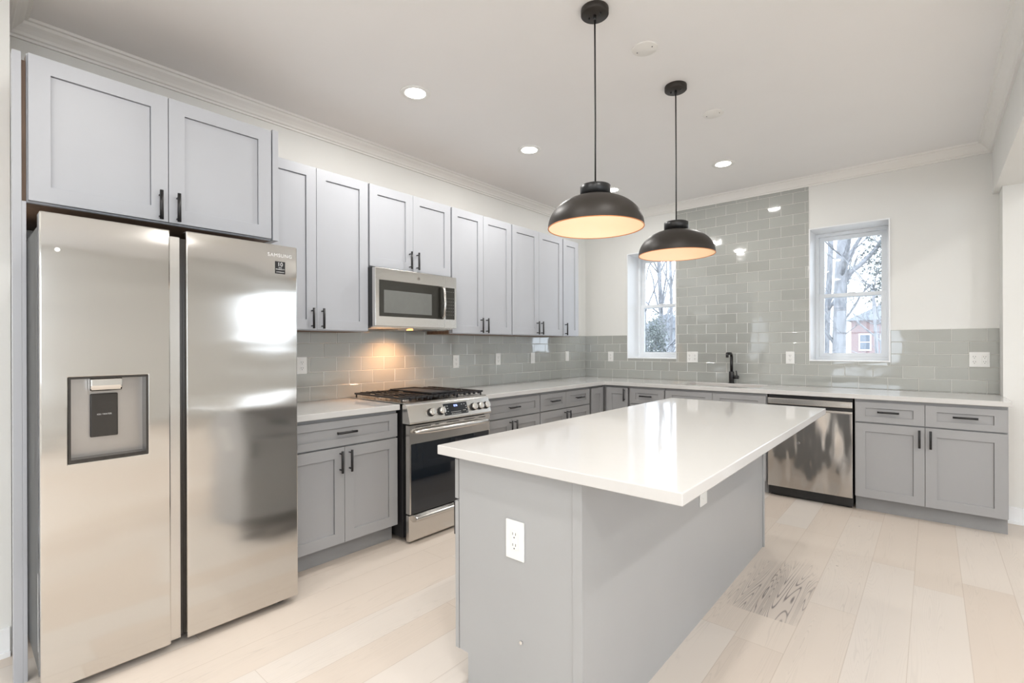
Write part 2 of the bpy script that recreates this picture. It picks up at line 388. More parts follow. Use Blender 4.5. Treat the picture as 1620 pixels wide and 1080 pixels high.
# windows
def window(n, x0, x1):
    z0, z1 = WZ
    root = D.objects.new('window_%d' % n, None); C.objects.link(root); root.location = ((x0+x1)/2, .3, z0); struct(root)
    ox = (x0+x1)/2
    def B(): return MB()
    def fr(b, a0, a1, c0, c1, y0, y1, w, wt=None, wb=None):
        wt = w if wt is None else wt; wb = w if wb is None else wb
        b.grid([a0, a0+w, a1-w, a1], [c0, c0+wb, c1-wt, c1], lambda i, j: not (i == 1 and j == 1), y0, y1, lambda a, z, t: (a-ox, t-.3, z-z0))
    b = B(); fr(b, x0, x1, z0, z1, -.002-.011, .27, .011); b.build('casing', white_m, root, bev=.002)
    b = B(); fr(b, x0+.011, x1-.011, z0+.011, z1-.011, .255, .335, .028, .03, .025); b.build('frame', vinyl_m, root, bev=.003)
    zi0, zi1, xi0, xi1, zm = z0+.036, z1-.041, x0+.039, x1-.039, 1.765
    for (c0, c1, ya, yb) in ((zm-.02, zi1, .302, .326), (zi0, zm+.02, .272, .298)):
        b = B(); fr(b, xi0, xi1, c0, c1, ya, yb, .042, .038 if c1 > 2 else .034, .034 if c1 > 2 else .036); sh = b.build('sash', vinyl_m, root, bev=.003)
        b = B(); ym = (ya+yb)/2; b.box(xi0+.04-ox, xi1-.04-ox, ym-.303, ym-.297, c0+.03-z0, c1-.03-z0); b.build('pane', pane_m, sh)
    b = B(); b.box(-.03, .03, -.036, -.026, zm+.014-z0, zm+.026-z0, bev=.002); b.build('latch', vinyl_m, root)
window(1, WX[0], WX[1]); window(2, WX[2], WX[3])
def far_or_added_window(n, axis, a0, a1, z0, z1, t):  # frames for the unseen openings, mostly added to let daylight in
    f3 = (lambda a, z, q: (q, a, z)) if axis == 'x' else (lambda a, z, q: (a, q, z))
    root = D.objects.new('window_%d' % n, None); C.objects.link(root); root.location = f3(0, 0, 0); struct(root)
    m = (a0+a1)/2; zm = (z0+z1)/2
    b = MB(); b.grid([a0, a0+.05, m-.03, m+.03, a1-.05, a1], [z0, z0+.05, zm-.02, zm+.02, z1-.05, z1], lambda i, j: not (i in (1, 3) and j in (1, 3)), t, t+.06, f3); b.build('frame', vinyl_m, root)
k = 3
for a0, a1 in ew: far_or_added_window(k, 'x', a0, a1, *((1.15, 2.35) if a0 > -3 else (.3, 2.6)), XE+.05); k += 1
for a0, a1 in sw: far_or_added_window(k, 'y', a0, a1, .9, 2.3, YS-.12); k += 1

# tile backsplash: real tiles, 102 x 203 mm pitch in running bond
def tiles(name, rects, f3, nrm, phase, grout_t, label):
    b = MB(); TH, TW, Z0, g = .1016, .2032, .912, .0014
    bm = b.bm
    for (a0, a1, zt0, zt1) in rects:
        # grout bed
        p = [f3(a, z, t) for a, z, t in ((a0, zt0, 0), (a1, zt1, grout_t))]
        b.box(p[0][0], p[1][0], p[0][1], p[1][1], p[0][2], p[1][2], mi=1)
        for r in range(int((zt1-Z0)/TH)+1):
            z0, z1 = Z0+r*TH, Z0+(r+1)*TH
            if z1 <= zt0+.004 or z0 >= zt1-.004: continue
            z0, z1 = max(z0, zt0), min(z1, zt1)
            off = phase+(TW/2 if r % 2 else 0)
            k0 = math.floor((a0-off)/TW)
            for k in range(k0, k0+int((a1-a0)/TW)+3):
                x0, x1 = max(off+k*TW, a0), min(off+(k+1)*TW, a1)
                if x1-x0 < .006: continue
                th = .0075
                e = .0022
                tl = [random.gauss(0, .00022) for _ in range(4)]
                q0 = [(x0+g, z0+g), (x1-g, z0+g), (x1-g, z1-g), (x0+g, z1-g)]
                q1 = [(x0+g+e, z0+g+e), (x1-g-e, z0+g+e), (x1-g-e, z1-g-e), (x0+g+e, z1-g-e)]
                V0 = [bm.verts.new(f3(a, z, grout_t)) for a, z in q0]; V1 = [bm.verts.new(f3(a, z, th-.0015)) for a, z in q0]
                V2 = [bm.verts.new(f3(a, z, th+tl[i])) for i, (a, z) in enumerate(q1)]
                bm.faces.new(V2)
                for i in range(4):
                    j = (i+1) % 4
                    bm.faces.new((V0[i], V0[j], V1[j], V1[i])); bm.faces.new((V1[i], V1[j], V2[j], V2[i]))
    o = b.build(name, [tile_m, grout_m])
    return tag(o, label, 'backsplash')
tiles('tile_backsplash', [(-4.6, -.0085, .912, 1.4215)], lambda a, z, t: (t, a, z), 1, -3.196, .0055, 'glossy grey-green subway tile backsplash on the left wall behind the stove')
ZW = WZ[0]
tiles('tile_backsplash', [(.0, XR-.001, .912, 1.1152), (.0, WX[0], 1.1152, 1.4215), (WX[0], WX[1], 1.1152, ZW), (WX[1], WX[2], 1.1152, 2.775), (WX[2], WX[3], 1.1152, ZW), (WX[3], XR-.001, 1.1152, 1.4215)],
      lambda a, z, t: (a, -t, z), -1, 3.227, .0055, 'grey-green subway tile on the window wall, with a tall column between the two windows')

# ------------------------------------------------------------------ cabinets
def shaker(name, a0, a1, z0, z1, yf, parent, rail=.064, th=.02, rec=.009, railz=None, m=None):
    """front at local y = -yf, facing -y"""
    b = MB(); rz = rail if railz is None else railz
    b.grid([a0, a0+rail, a1-rail, a1], [z0, z0+rz, z1-rz, z1], lambda i, j: not (i == 1 and j == 1), -yf, -yf+th, lambda a, z, t: (a, t, z))
    g = .0022
    b.box(a0+rail-.003, a1-rail-g, -yf+rec, -yf+th-.002, z0+rz-.004, z1-rz-g)
    b.box(a0+rail-.004, a1-rail+.004, -yf+th-.002, -yf+th-.0005, z0+rz-.004, z1-rz+.004)
    return b.build(name, m or grey_m, parent, bev=.0012)
HM = {}
def handle(parent, a, z, yf, horiz=False, ln=.13):
    key = (horiz, ln)
    if key not in HM:
        b = MB(); h = ln/2
        if horiz:
            b.cyl((-h, -.032, 0), (h, -.032, 0), .0074, seg=14)
            for q in (-h*.74, h*.74): b.cyl((q, 0, 0), (q, -.032, 0), .0045, seg=12)
        else:
            b.cyl((0, -.032, -h), (0, -.032, h), .0074, seg=14)
            for q in (-h*.74, h*.74): b.cyl((0, 0, q), (0, -.032, q), .0045, seg=12)
        HM[key] = b.mesh('handle', black_m)
    o = D.objects.new('handle', HM[key]); C.objects.link(o); o.parent = parent; o.location = (a, -yf, z)
    return o
GAP = .0015
def cabinet(name, label, group, left, a0, a1, z0, z1, depth, doors=(), drawers=(), toe=False, m=None):
    """a0..a1 along the run in world units; doors: (a0,a1,z0,z1,handle x or None,handle z)"""
    mid = (a0+a1)/2
    t = thing(name, label, 'cabinet', ((.0, mid, z0) if left else (mid, 0, z0)), L90 if left else 0, group)
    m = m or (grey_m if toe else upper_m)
    w = (a1-a0)/2
    b = MB(); d = depth-.02; h = z1-z0; zb = .114 if toe else 0; bk = .009
    b.box(-w, -w+.012, -d, -bk, zb, h); b.box(w-.012, w, -d, -bk, zb, h)
    b.box(-w+.012, w-.012, -d, -bk, zb, zb+.015); b.box(-w+.012, w-.012, -d, -bk, h-.015, h); b.box(-w+.012, w-.012, -bk-.006, -bk, zb+.015, h-.015)
    b.build('carcass', wood_m, t)
    b = MB(); b.grid([-w, -w+.035, w-.035, w], [zb, zb+.035, h-.035, h], lambda i, j: not (i == 1 and j == 1), -d-.018, -d, lambda a, z, q: (a, q, z))
    if drawers and doors:
        zm = (drawers[0][2]+doors[0][3])/2-z0; b.box(-w+.035, w-.035, -d-.018, -d, zm-.02, zm+.02)
    if len(doors) == 2 or len(drawers) == 2: b.box(-.02, .02, -d-.0175, -d, zb+.035, h-.035)
    b.build('face_frame', m, t, bev=.001)
    if toe:
        b = MB(); b.box(-w, w, -.555, -.54, 0, .114); b.box(-w, -w+.012, -.54, -.02, 0, .114); b.box(w-.012, w, -.54, -.02, 0, .114); b.build('toe_kick', greyd_m, t)
    for (p, q, zz0, zz1, hx, hz) in doors:
        dr = shaker('door', p-mid+GAP, q-mid-GAP, zz0-z0, zz1-z0, depth+.02, t, m=m)
        if hx is not None: handle(dr, hx-mid, hz-z0, depth+.02)
    for (p, q, zz0, zz1, hx, hz) in drawers:
        dr = shaker('drawer', p-mid+GAP, q-mid-GAP, zz0-z0, zz1-z0, depth+.02, t, rail=.064, railz=.045, m=m)
        if hx is not None: handle(dr, hx-mid, hz-z0, depth+.02, True)
    return t
GW = 'grey shaker wall cabinets above the left counter'
UZ0, UZ1 = 1.398, 2.444
def upper(label, a0, a1, split=None, z0=UZ0, hz=1.475, hx=None):
    if split is None: doors = [(a0+.004, a1-.004, z0+.006, UZ1-.004, hx, hz)]
    else: doors = [(a0+.004, split, z0+.006, UZ1-.004, split-.034, hz), (split, a1-.004, z0+.006, UZ1-.004, split+.034, hz)]
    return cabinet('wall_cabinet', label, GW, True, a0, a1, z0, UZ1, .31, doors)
# over-fridge cabinet
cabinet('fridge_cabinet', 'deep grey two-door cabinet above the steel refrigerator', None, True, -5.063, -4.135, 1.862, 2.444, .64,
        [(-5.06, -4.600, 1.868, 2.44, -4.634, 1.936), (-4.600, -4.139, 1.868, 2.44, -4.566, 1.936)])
upper('grey wall cabinet half hidden by the refrigerator, left of the microwave', -4.098, -3.339, -3.7195)
upper('short grey wall cabinet directly above the microwave', -3.334, -2.566, -2.953, z0=1.856, hz=1.941)
upper('grey two-door wall cabinet right beside the microwave', -2.560, -1.806, -2.188)
upper('grey two-door wall cabinet, second to the right of the microwave', -1.800, -.970, -1.391)
upper('narrow single-door grey wall cabinet at the far end by the corner', -.966, -.665, None, hx=-.932)
# tall filler panels beside the fridge
b = MB(); b.box(.60, .655, -5.1027, -5.077, 0, 2.437); b.box(.62, .655, -5.077, -5.0644, 0, 1.862)
b.build('tall_filler_panel', upper_m, bev=.001); b = MB(); b.box(.60, .632, -5.0765, -5.0635, 1.865, 2.415); b.build('bare_strip', wood_m, D.objects['tall_filler_panel'])['label'] = 'bare brown wood strip'; tag(D.objects['tall_filler_panel'], 'tall narrow grey filler panel at the left side of the refrigerator', 'panel')
b = MB(); b.box(.011, .655, -4.131, -4.1005, 1.862, 2.452); o = b.build('cabinet_end_panel', upper_m, bev=.001); tag(o, 'grey end panel on the right side of the cabinet above the refrigerator', 'panel')

GB = 'grey shaker base cabinets along the left wall'; GR = 'grey shaker base cabinets under the windows'
BD = (.117, .690); BW = (.700, .853)
def base(label, left, a0, a1, split, grp, draw=2, dh=True, hd=True, a_lo=None):
    doors = [(a0+.004, split, *BD, split-.031, .607), (split, a1-.004, *BD, split+.031, .607)] if split else [(a0+.004, a1-.004, *BD, a1-.04, .607)]
    if draw == 2: dw = [(a0+.004, split, *BW, (a0+split)/2 if hd else None, .783), (split, a1-.004, *BW, (a1+split)/2 if hd else None, .783)]
    else: dw = [(a0+.004, a1-.004, *BW, (a0+a1)/2 if hd else None, .781)]
    return cabinet('base_cabinet', label, grp, left, a0, a1, 0, .876, .61, doors, dw, toe=True)
base('grey base cabinet between the refrigerator and the stove', True, -4.085, -3.314, -3.702, GB, draw=1)
base('grey base cabinet just right of the stove, one wide drawer over two doors', True, -2.528, -1.768, -2.156, GB, draw=1)
base('grey base cabinet near the corner on the left wall, two small drawers over doors', True, -1.766, -.922, -1.352, GB)
base('narrow grey base cabinet on the window wall beside the corner, one drawer', False, .925, 1.306, None, GR, draw=1)
base('grey sink base cabinet with two false drawer fronts under the black faucet', False, 1.310, 2.225, 1.7675, GR, hd=False)
base('large grey base cabinet at the right end, beside the dishwasher', False, 2.851, 3.700, 3.272, GR)
# corner cabinet (L plan) with two bi-fold leaves
t = thing('corner_cabinet', 'grey corner base cabinet with a folding door in the far corner', 'cabinet', (.3, -.3, 0))
b = MB(); b.grid([.012, .59, .921], [-.918, -.59, -.012], lambda i, j: not (i == 1 and j == 0), .114, .876, lambda a, q, z: (a-.3, q+.3, z)); b.build('carcass', grey_m, t)
b = MB(); b.grid([.012, .555, .921], [-.918, -.555, -.012], lambda i, j: not (i == 1 and j == 0), 0, .114, lambda a, q, z: (a-.3, q+.3, z)); b.build('toe_kick', greyd_m, t)
dl = shaker('door', -.888, -.655, .117, .853, .63, t); dl.rotation_euler.z = L90; dl.location = (-.3, .3, 0)
dr = shaker('door', .655, .905, .117, .853, .63, t); dr.location = (-.3, .3, 0); handle(dr, .873, .782, .63)

# counters
def slab(name, A, B, fill, label, z0=.876, z1=.912, bev=.003):
    b = MB(); b.grid(A, B, fill, z0, z1, lambda a, q, z: (a, q, z)); return tag(b.build(name, quartz_m, bev=bev), label, 'countertop')
slab('countertop', [.009, .652], [-4.09, -3.313], lambda i, j: True, 'short white quartz countertop between the refrigerator and the stove')
SX, SY = (1.43, 2.12), (-.50, -.13)
slab('countertop', [.009, .652, SX[0], SX[1], XR-.002, XR+.012], [-2.530, -.652, SY[0], YN-.002, SY[1], -.009],
     lambda i, j: (i == 0) or (j > 0 and not (i == 2 and j in (2, 3)) and not (i == 4 and j > 2)), 'long white quartz countertop wrapping the corner under both windows')
# sink
t = thing('sink', 'undermount steel sink set in the counter in front of the faucet', 'sink', ((SX[0]+SX[1])/2, (SY[0]+SY[1])/2, .66))
b = MB(); w, h = (SX[1]-SX[0])/2+.006, (SY[1]-SY[0])/2+.006
b.grid([-w, -w+.005, w-.005, w], [-h, -h+.005, h-.005, h], lambda i, j: not (i == 1 and j == 1), .005, .2155, lambda a, q, z: (a, q, z))
b.box(-w, w, -h, h, 0, .005); b.build('basin', sink_m, t, bev=.004)
b = MB(); b.lathe([(0, .007), (.035, .007), (.045, .0055)], seg=28); b.build('drain', chrome_m, t)
# faucet
t = thing('faucet', 'matte black single-lever faucet behind the sink', 'faucet', (1.772, -.072, .912))
b = MB(); b.cyl((0, 0, 0), (0, 0, .006), .030, seg=28); b.cyl((0, 0, .006), (0, 0, .118), .0245, seg=28); b.build('base', black_m, t, bev=.002)
b = MB(); b.cyl((0, 0, .118), (0, 0, .27), .0145)
b.tube([(0, 0, .262), (0, -.003, .285), (.0, -.018, .298), (0, -.04, .302), (0, -.14, .300)], .0135, seg=14); b.cyl((0, -.135, .302), (0, -.135, .262), .0135)
b.build('spout', black_m, t)
b = MB(); b.cyl((.015, 0, .062), (.068, 0, .062), .0175, seg=24); b.cyl((.052, 0, .07), (.044, -.0, .128), .0055, seg=12); b.build('lever', black_m, t)

# ------------------------------------------------------------------ refrigerator (left-wall frame: local x = world y, front = -local y)
FY = -4.576
t = thing('refrigerator', 'tall side-by-side stainless steel refrigerator with a door dispenser', 'refrigerator', (0, FY, 0), L90)
FX = .87
y = lambda v: v-FY
b = MB(); b.box(y(-5.038), y(-4.112), -.79, -.06, .035, 1.765, bev=.004); b.build('body', fridge_side_m, t)
hx0, hx1, hz0, hz1 = y(-4.970), y(-4.7275), .858, 1.180
b = MB()
f3 = lambda a, z, q: (a, q, z)
b.grid([y(-5.048), hx0, hx1, y(-4.648)], [.035, hz0, hz1, 1.790], lambda i, j: not (i == 1 and j == 1), -FX, -.80, f3)
b.build('door', steel_m, t, bev=.005)['label'] = 'left stainless door with dispenser opening'
b = MB(); b.box(y(-4.590), y(-4.103), -FX, -.80, .012+.023, 1.797); b.build('door', steel_m, t, bev=.005)
b = MB(); b.box(y(-4.6455), y(-4.606), -.838, -.80, .035, 1.77); b.box(y(-4.606), y(-4.5905), -.815, -.80, .035, 1.77, mi=1); b.build('handle_recess', [steel2_m, dark_m], t)
# dispenser
b = MB()
b.grid([hx0-.001, hx0+.006, hx1-.006, hx1+.001], [hz0-.001, hz0+.006, hz1-.006, hz1+.001], lambda i, j: not (i == 1 and j == 1), -FX-.0015, -.805, f3)
b.build('dispenser_frame', dark_m, t)
b = MB(); b.box(hx0+.006, hx1-.006, -.812, -.805, hz0+.006, hz1-.006, mi=0)
b.box(hx0+.006, hx1-.006, -.868, -.812, hz0+.006, hz0+.012, mi=1)
bk = b.build('dispenser_back', [recess_m, dark_m], t)
b = MB(); b.prism([(-.868, hz1-.006), (-.868, hz1-.040), (-.856, hz1-.056), (-.815, hz1-.056), (-.815, hz1-.006)], y(-4.908), y(-4.808), 'x'); b.build('nozzle', chrome_m, t, bev=.006)
b = MB(); b.box(y(-4.902), y(-4.816), -.826, -.815, .942, 1.112, bev=.004, seg=3); pd = b.build('paddle', dark_m, t)
TR = Matrix.Rotation(PI/2, 4, 'X')      # lettering upright, facing local -y
text_obj('ICE / WATER', .008, 'lettering', grey_txt, pd, Matrix.Translation((y(-4.859), -.8265, 1.03)) @ TR)
text_obj('SAMSUNG', .0235, 'lettering', white_txt, t, Matrix.Translation((y(-4.189), -FX-.0006, 1.7445)) @ TR, space=1.15)
b = MB(); b.box(y(-4.213), y(-4.164), -FX-.001, -FX+.001, 1.655, 1.7155); st = b.build('sticker', blackp_m, t)
for s_, sz, zz in (('10', .027, 1.7005), ('YEAR', .0068, 1.6845), ('WARRANTY', .0078, 1.6765), ('COMPRESSOR', .0062, 1.663)):
    text_obj(s_, sz, 'lettering', white_txt, st, Matrix.Translation((y(-4.1885), -FX-.0013, zz)) @ TR)
for a in (-4.99, -4.16):
    b = MB(); b.box(y(a)-.045, y(a)+.045, -.84, -.68, 1.765, 1.785, bev=.006); b.build('hinge_cover', fridge_side_m, t)
for a in (-4.98, -4.165):
    b = MB(); b.cyl((y(a)-.012, -.80, .017), (y(a)+.012, -.80, .017), .017); b.box(y(a)-.035, y(a)+.03, -.83, -.77, .02, .034); b.build('caster', blackp_m, t)
for a in (-4.98, -4.165):
    b = MB(); b.cyl((y(a)-.012, -.12, .017), (y(a)+.012, -.12, .017), .017); b.box(y(a)-.03, y(a)+.03, -.15, -.09, .018, .036); b.build('caster', blackp_m, t)
b = MB(); b.box(y(-5.0395), y(-5.038), -.72, -.69, .12, .42); b.build('side_label', white_txt, t)
b = MB(); b.cyl((y(-5.0), -FX, 1.655), (y(-5.0), -FX-.006, 1.655), .008); b.build('door_magnet', white_txt, t)

# ------------------------------------------------------------------ gas range
RY = -2.921
t = thing('gas_range', 'stainless slide-in gas range with black grates and five knobs', 'stove', (0, RY, 0), L90)
rw = .381
b = MB(); b.box(-rw, rw, -.665, -.03, .03, .893); b.box(-rw+.015, rw-.015, -.69, -.665, .03, .89); b.build('body', blackp_m, t, bev=.002)
b = MB(); b.box(-rw-.004, rw+.004, -.695, -.03, .9135, .921, bev=.002); b.build('cooktop', steel2_m, t)
b = MB(); b.prism([(-.665, .9125), (-.700, .9125), (-.712, .905), (-.748, .795), (-.744, .785), (-.665, .785)], -rw-.004, rw+.004, 'x'); cp = b.build('control_panel', steel2_m, t, bev=.002)
n_ = Vector((0, -.110, .036)).normalized()          # outward normal of the sloped face
u_ = Vector((0, .036, .110)).normalized()
def onp(a, s, o=0.):    # point on the sloped panel: a along, s 0..1 bottom->top, o outward
    p = Vector((a, -.748, .795)).lerp(Vector((a, -.712, .905)), s)
    return p+n_*o
PM = Matrix(((1, 0, 0, 0), (0, u_.y, n_.y, 0), (0, u_.z, n_.z, 0), (0, 0, 0, 1)))
yy = lambda v: v-RY
q0, q1 = yy(-3.00), yy(-2.775)
M0 = Matrix.Translation(onp((q0+q1)/2, .5)) @ PM
b = MB(); b.box(-(q1-q0)/2, (q1-q0)/2, -.042, .042, -.001, .0015, M=M0)
for r_ in range(2):
    for i in range(10): b.box(-.05+i*.0095, -.0455+i*.0095, -.024-r_*.013+i*0, -.020-r_*.013, .0015, .0019, M=M0, mi=1)
for i, (px_, py_) in enumerate([(-.098, .024), (-.098, .006), (-.098, -.012), (-.098, -.028), (-.078, .024), (-.078, .006), (-.078, -.014), (.06, .026), (.085, .026), (.1, .012), (.1, -.004), (.085, -.018), (.1, -.03), (.07, -.018)]):
    b.box(px_-.004, px_+.004, py_-.002, py_+.002, .0015, .0019, M=M0, mi=1)
ds = b.build('display', [glassb_m, grey_txt], cp)
text_obj('8:36', .02, 'digits', blue_m, ds, M0 @ Matrix.Translation((.0, .022, .0018)))
kn0 = None
for a in (-3.118, -3.030, -2.718, -2.652, -2.583):
    Mk = Matrix.Translation(onp(yy(a), .46)) @ PM
    b = MB(); b.cyl((0, 0, 0), (0, 0, .010), .029, r2=.027, seg=28, mi=1); b.cyl((0, 0, .010), (0, 0, .034), .025, r2=.022, seg=28); b.box(-.0065, .0065, -.022, .022, .028, .044, bev=.003)
    me = b.mesh('knob', [chrome_m, blackp_m]); me.transform(Mk); o = D.objects.new('knob', me); C.objects.link(o); o.parent = cp
# oven door
b = MB(); b.box(-rw+.001, rw-.001, -.735, -.695, .652, .775)
b.box(-rw+.001, -rw+.014, -.735, -.695, .195, .652); b.box(rw-.014, rw-.001, -.735, -.695, .195, .652)
for p_, q_ in ((-.33, -.20), (-.16, -.13), (-.06, .06), (.11, .22), (.26, .33)): b.box(p_, q_, -.7365, -.734, .758, .764, mi=1)
od = b.build('oven_door', [steel2_m, slot_m], t, bev=.0015)
b = MB(); b.box(-rw+.014, rw-.014, -.737, -.70, .195, .652); b.build('glass', glassb_m, od)
def bar(zc, name, par, yo, half, amp=.018, r=.019):
    b = MB(); pts = []; rad = []
    for i in range(25):
        s = -1+2*i/24; pts.append((half*s, yo-amp*(1-s*s)**.5 if abs(s) < 1 else yo, zc)); rad.append(r*(.45+.55*(1-s**6)))
    b.tube(pts, rad, seg=16); return b.build(name, chrome_m if 0 else steel2_m, par)
bar(.733, 'handle', od, -.752, .352, amp=.028)
b = MB(); b.box(-rw+.001, rw-.001, -.728, -.695, .016, .187); dr = b.build('drawer', steel2_m, t, bev=.003)
b = MB(); b.prism([(-.728, .138), (-.765, .150), (-.776, .163), (-.772, .177), (-.74, .189), (-.70, .189), (-.70, .138)], -rw+.03, rw-.03, 'x'); b.build('handle', steel2_m, dr, bev=.006)
for a in (-.34, .34):
    for q in (-.66, -.1):
        b = MB(); b.cyl((a, q, 0), (a, q, .032), .014); b.build('foot', blackp_m, t)
# grates and burners
def grate(x0, x1, name='grate'):
    b = MB(); r = .0055
    y0, y1 = -.665, -.075; zt = .953
    for a in (x0, x1): b.box(a-r, a+r, y0, y1, zt-.012, zt, bev=.002)
    for q in (y0, (y0+y1)/2, y1): b.box(x0, x1, q-r, q+r, zt-.012, zt, bev=.002)
    n = 5
    for i in range(1, n):
        a = x0+(x1-x0)*i/n
        for (s0, s1) in ((y0, y0+.12), (y1-.12, y1), ((y0+y1)/2-.11, (y0+y1)/2+.11)): b.box(a-r*.8, a+r*.8, s0, s1, zt-.010, zt+.003, bev=.0015)
        b.box(a-r, a+r, y0-.016, y0+.004, zt-.022, zt+.001, bev=.002)
    for a in (x0, x1):
        for q in (y0+.02, y1-.02): b.cyl((a, q, .921), (a, q, zt-.008), .006, seg=8)
    return b.build(name, iron_m, t)
grate(-.372, -.128); grate(-.122, .122); grate(.128, .372)
for a in (-.25, .25):
    for q in (-.50, -.22):
        b = MB(); b.cyl((a, q, .921), (a, q, .931), .045, r2=.040, mi=1); b.cyl((a, q, .931), (a, q, .939), .033, mi=0); b.build('burner', [iron_m, chrome_m], t)
b = MB(); b.cyl((0, -.37, .921), (0, -.37, .936), .05); b.build('burner', iron_m, t)
b = MB(); gx0, gx1, gy0, gy1 = -.118, .118, -.645, -.15
b.grid([gx0, gx0+.012, gx1-.012, gx1], [gy0, gy0+.012, gy1-.012, gy1], lambda i, j: not (i == 1 and j == 1), .9565, .970, lambda a, q, z: (a, q, z)); b.box(gx0+.012, gx1-.012, gy0+.012, gy1-.012, .957, .962)
o = b.build('griddle', iron_m, None, bev=.003); o.location = (0, RY, 0); o.rotation_euler.z = L90
tag(o, 'black cast iron griddle pan lying on the middle burner grate of the stove', 'griddle')

# ------------------------------------------------------------------ microwave
MY = -2.964
t = thing('microwave', 'stainless over-the-range microwave with a dark window above the stove', 'microwave', (0, MY, 1.437), L90)
z = lambda v: v-1.437
yy = lambda v: v-MY
mw = .378
b = MB(); b.box(-mw, mw, -.375, -.012, 0, z(1.851)); b.build('body', blackp_m, t, bev=.003)
b = MB()
wx0, wx1, wz0, wz1 = yy(-3.307), yy(-2.722), z(1.508), z(1.759)
b.grid([-mw, wx0, wx1, yy(-2.712)], [0, wz0, wz1, z(1.845)], lambda i, j: not (i == 1 and j == 1), -.413, -.376, f3); dd = b.build('door', steel2_m, t, bev=.003)
b = MB(); b.box(wx0, wx1, -.4135, -.385, wz0, wz1); b.build('door_glass', mframe_m, dd)
b = MB(); b.box(yy(-3.271), yy(-2.842), -.4145, -.41, z(1.532), z(1.692)); b.build('window', mwin_m, dd, bev=.0005)
b = MB(); pts = [(yy(-2.738), -.415, z(1.520)), (yy(-2.738), -.440, z(1.535)), (yy(-2.738), -.450, z(1.63)), (yy(-2.738), -.440, z(1.735)), (yy(-2.738), -.415, z(1.750))]
b.tube(pts, .011, seg=12); b.box(yy(-2.765), yy(-2.748), -.436, -.414, z(1.520), z(1.752), mi=1, bev=.004); b.build('handle', [steel2_m, mframe_m], dd)
b = MB(); b.grid([yy(-2.711), yy(-2.699), yy(-2.606), mw], [0, z(1.508), z(1.756), z(1.845)], lambda i, j: not (i == 1 and j == 1), -.413, -.376, f3); kp = b.build('keypad_surround', steel2_m, t, bev=.002)
b = MB(); b.box(yy(-2.699), yy(-2.606), -.4135, -.39, z(1.508), z(1.756))
for r_ in range(8):
    for c_ in range(4):
        if r_ == 1: continue
        a = yy(-2.688)+c_*.0225; zz = z(1.725)-r_*.026
        b.box(a-.0035, a+.0035, -.4142, -.4133, zz-.002, zz+.002, mi=1)
kd = b.build('keypad', [mframe_m, keytxt_m], kp)
b = MB(); b.cyl((yy(-2.966), -.4125, z(1.799)), (yy(-2.966), -.4150, z(1.799)), .0135, seg=28); em = b.build('emblem', recess_m, dd)
text_obj('GE', .013, 'lettering', slot_m, em, Matrix.Translation((yy(-2.966), -.4153, z(1.799))) @ TR)
b = MB(); b.prism([(-.372, 0), (-.372, -.006), (-.30, -.017), (-.05, -.017), (-.03, 0)], -mw+.01, mw-.01, 'x'); b.build('bottom_plate', steel2_m, t)
for a in (-.25, .13):
    b = MB(); b.box(a, a+.14, -.30, -.12, -.0195, -.0165); b.build('grease_filter', slot_m, t)
b = MB(); b.cyl((.0, -.30, -.0165), (.0, -.30, -.0205), .025); b.build('lamp_lens', amber_m, t)
lt = D.lights.new('hood_lamp', 'SPOT'); lt.energy = 15; lt.color = (1, .50, .22); lt.shadow_soft_size = .03; lt.spot_size = 2.3; lt.spot_blend = .9
lo = D.objects.new('hood_lamp', lt); C.objects.link(lo); lo.parent = t; lo.location = (-.02, -.24, -.035); lo.rotation_euler = (math.radians(18), 0, 0)

# ------------------------------------------------------------------ dishwasher
t = thing('dishwasher', 'stainless dishwasher with rumpled protective film under the window counter', 'dishwasher', (2.537, 0, 0))
dw = .302
b = MB(); b.box(-dw, dw, -.60, -.03, .02, .868); b.box(-dw+.03, dw-.03, -.565, -.03, .0, .02); b.build('body', blackp_m, t)
b = MB(); b.box(-dw, dw, -.640, -.605, .092, .752); b.box(-dw, dw, -.642, -.605, .752, .768, mi=1); b.build('door', [steel3_m, steel2_m], t, bev=.003)
b = MB(); b.box(-dw, dw, -.640, -.605, .796, .845); cb = b.build('control_bar', steel2_m, t, bev=.004)
b = MB(); b.box(-dw+.004, dw-.004, -.612, -.601, .768, .796); b.build('handle_pocket', blackp_m, t)
b = MB(); b.box(.225, .29, -.6408, -.6395, .812, .826); b.build('badge', chrome_m, cb)
for a, q in ((-.17, .535), (-.07, .48)):
    b = MB(); b.cyl((a, -.640, q), (a, -.648, q), .011); b.build('film_button', chrome_m, t)
b = MB(); b.box(-dw+.012, dw-.012, -.575, -.56, .005, .088); b.build('toe_plate', blackp_m, t)

# ------------------------------------------------------------------ island
IX0, IX1, IY0, IY1 = 1.925, 2.486, -3.972, -1.832
t = thing('kitchen_island', 'grey panelled kitchen island in the middle of the room', 'island', ((IX0+IX1)/2, (IY0+IY1)/2, 0))
ix, iy = (IX0+IX1)/2, (IY0+IY1)/2
X0, X1, Y0, Y1 = IX0-ix, IX1-ix, IY0-iy, IY1-iy
b = MB(); b.box(X0+.02, X1-.012, Y0+.019, Y1-.019, .114, .875); b.box(X0+.046, X1-.012, Y0+.019, Y1-.019, 0, .114); b.build('carcass', isle_m, t)
pr_ = [(X0, .125), (X0, .876), (X1-.036, .876), (X1-.036, 0), (X0+.046, 0), (X0+.046, .125)]
for ya, yb in ((Y0, Y0+.018), (Y1-.018, Y1)):
    b = MB(); b.prism(pr_, ya, yb, 'y'); b.build('end_panel', isle_m, t, bev=.001)
    e0, e1 = (ya-.004, yb) if ya == Y0 else (ya, yb+.006)
    b = MB(); b.box(X1-.036, X1+(.0 if ya == Y0 else .008), e0, e1, 0, .876); b.build('corner_trim', isle_m, t, bev=.0015)
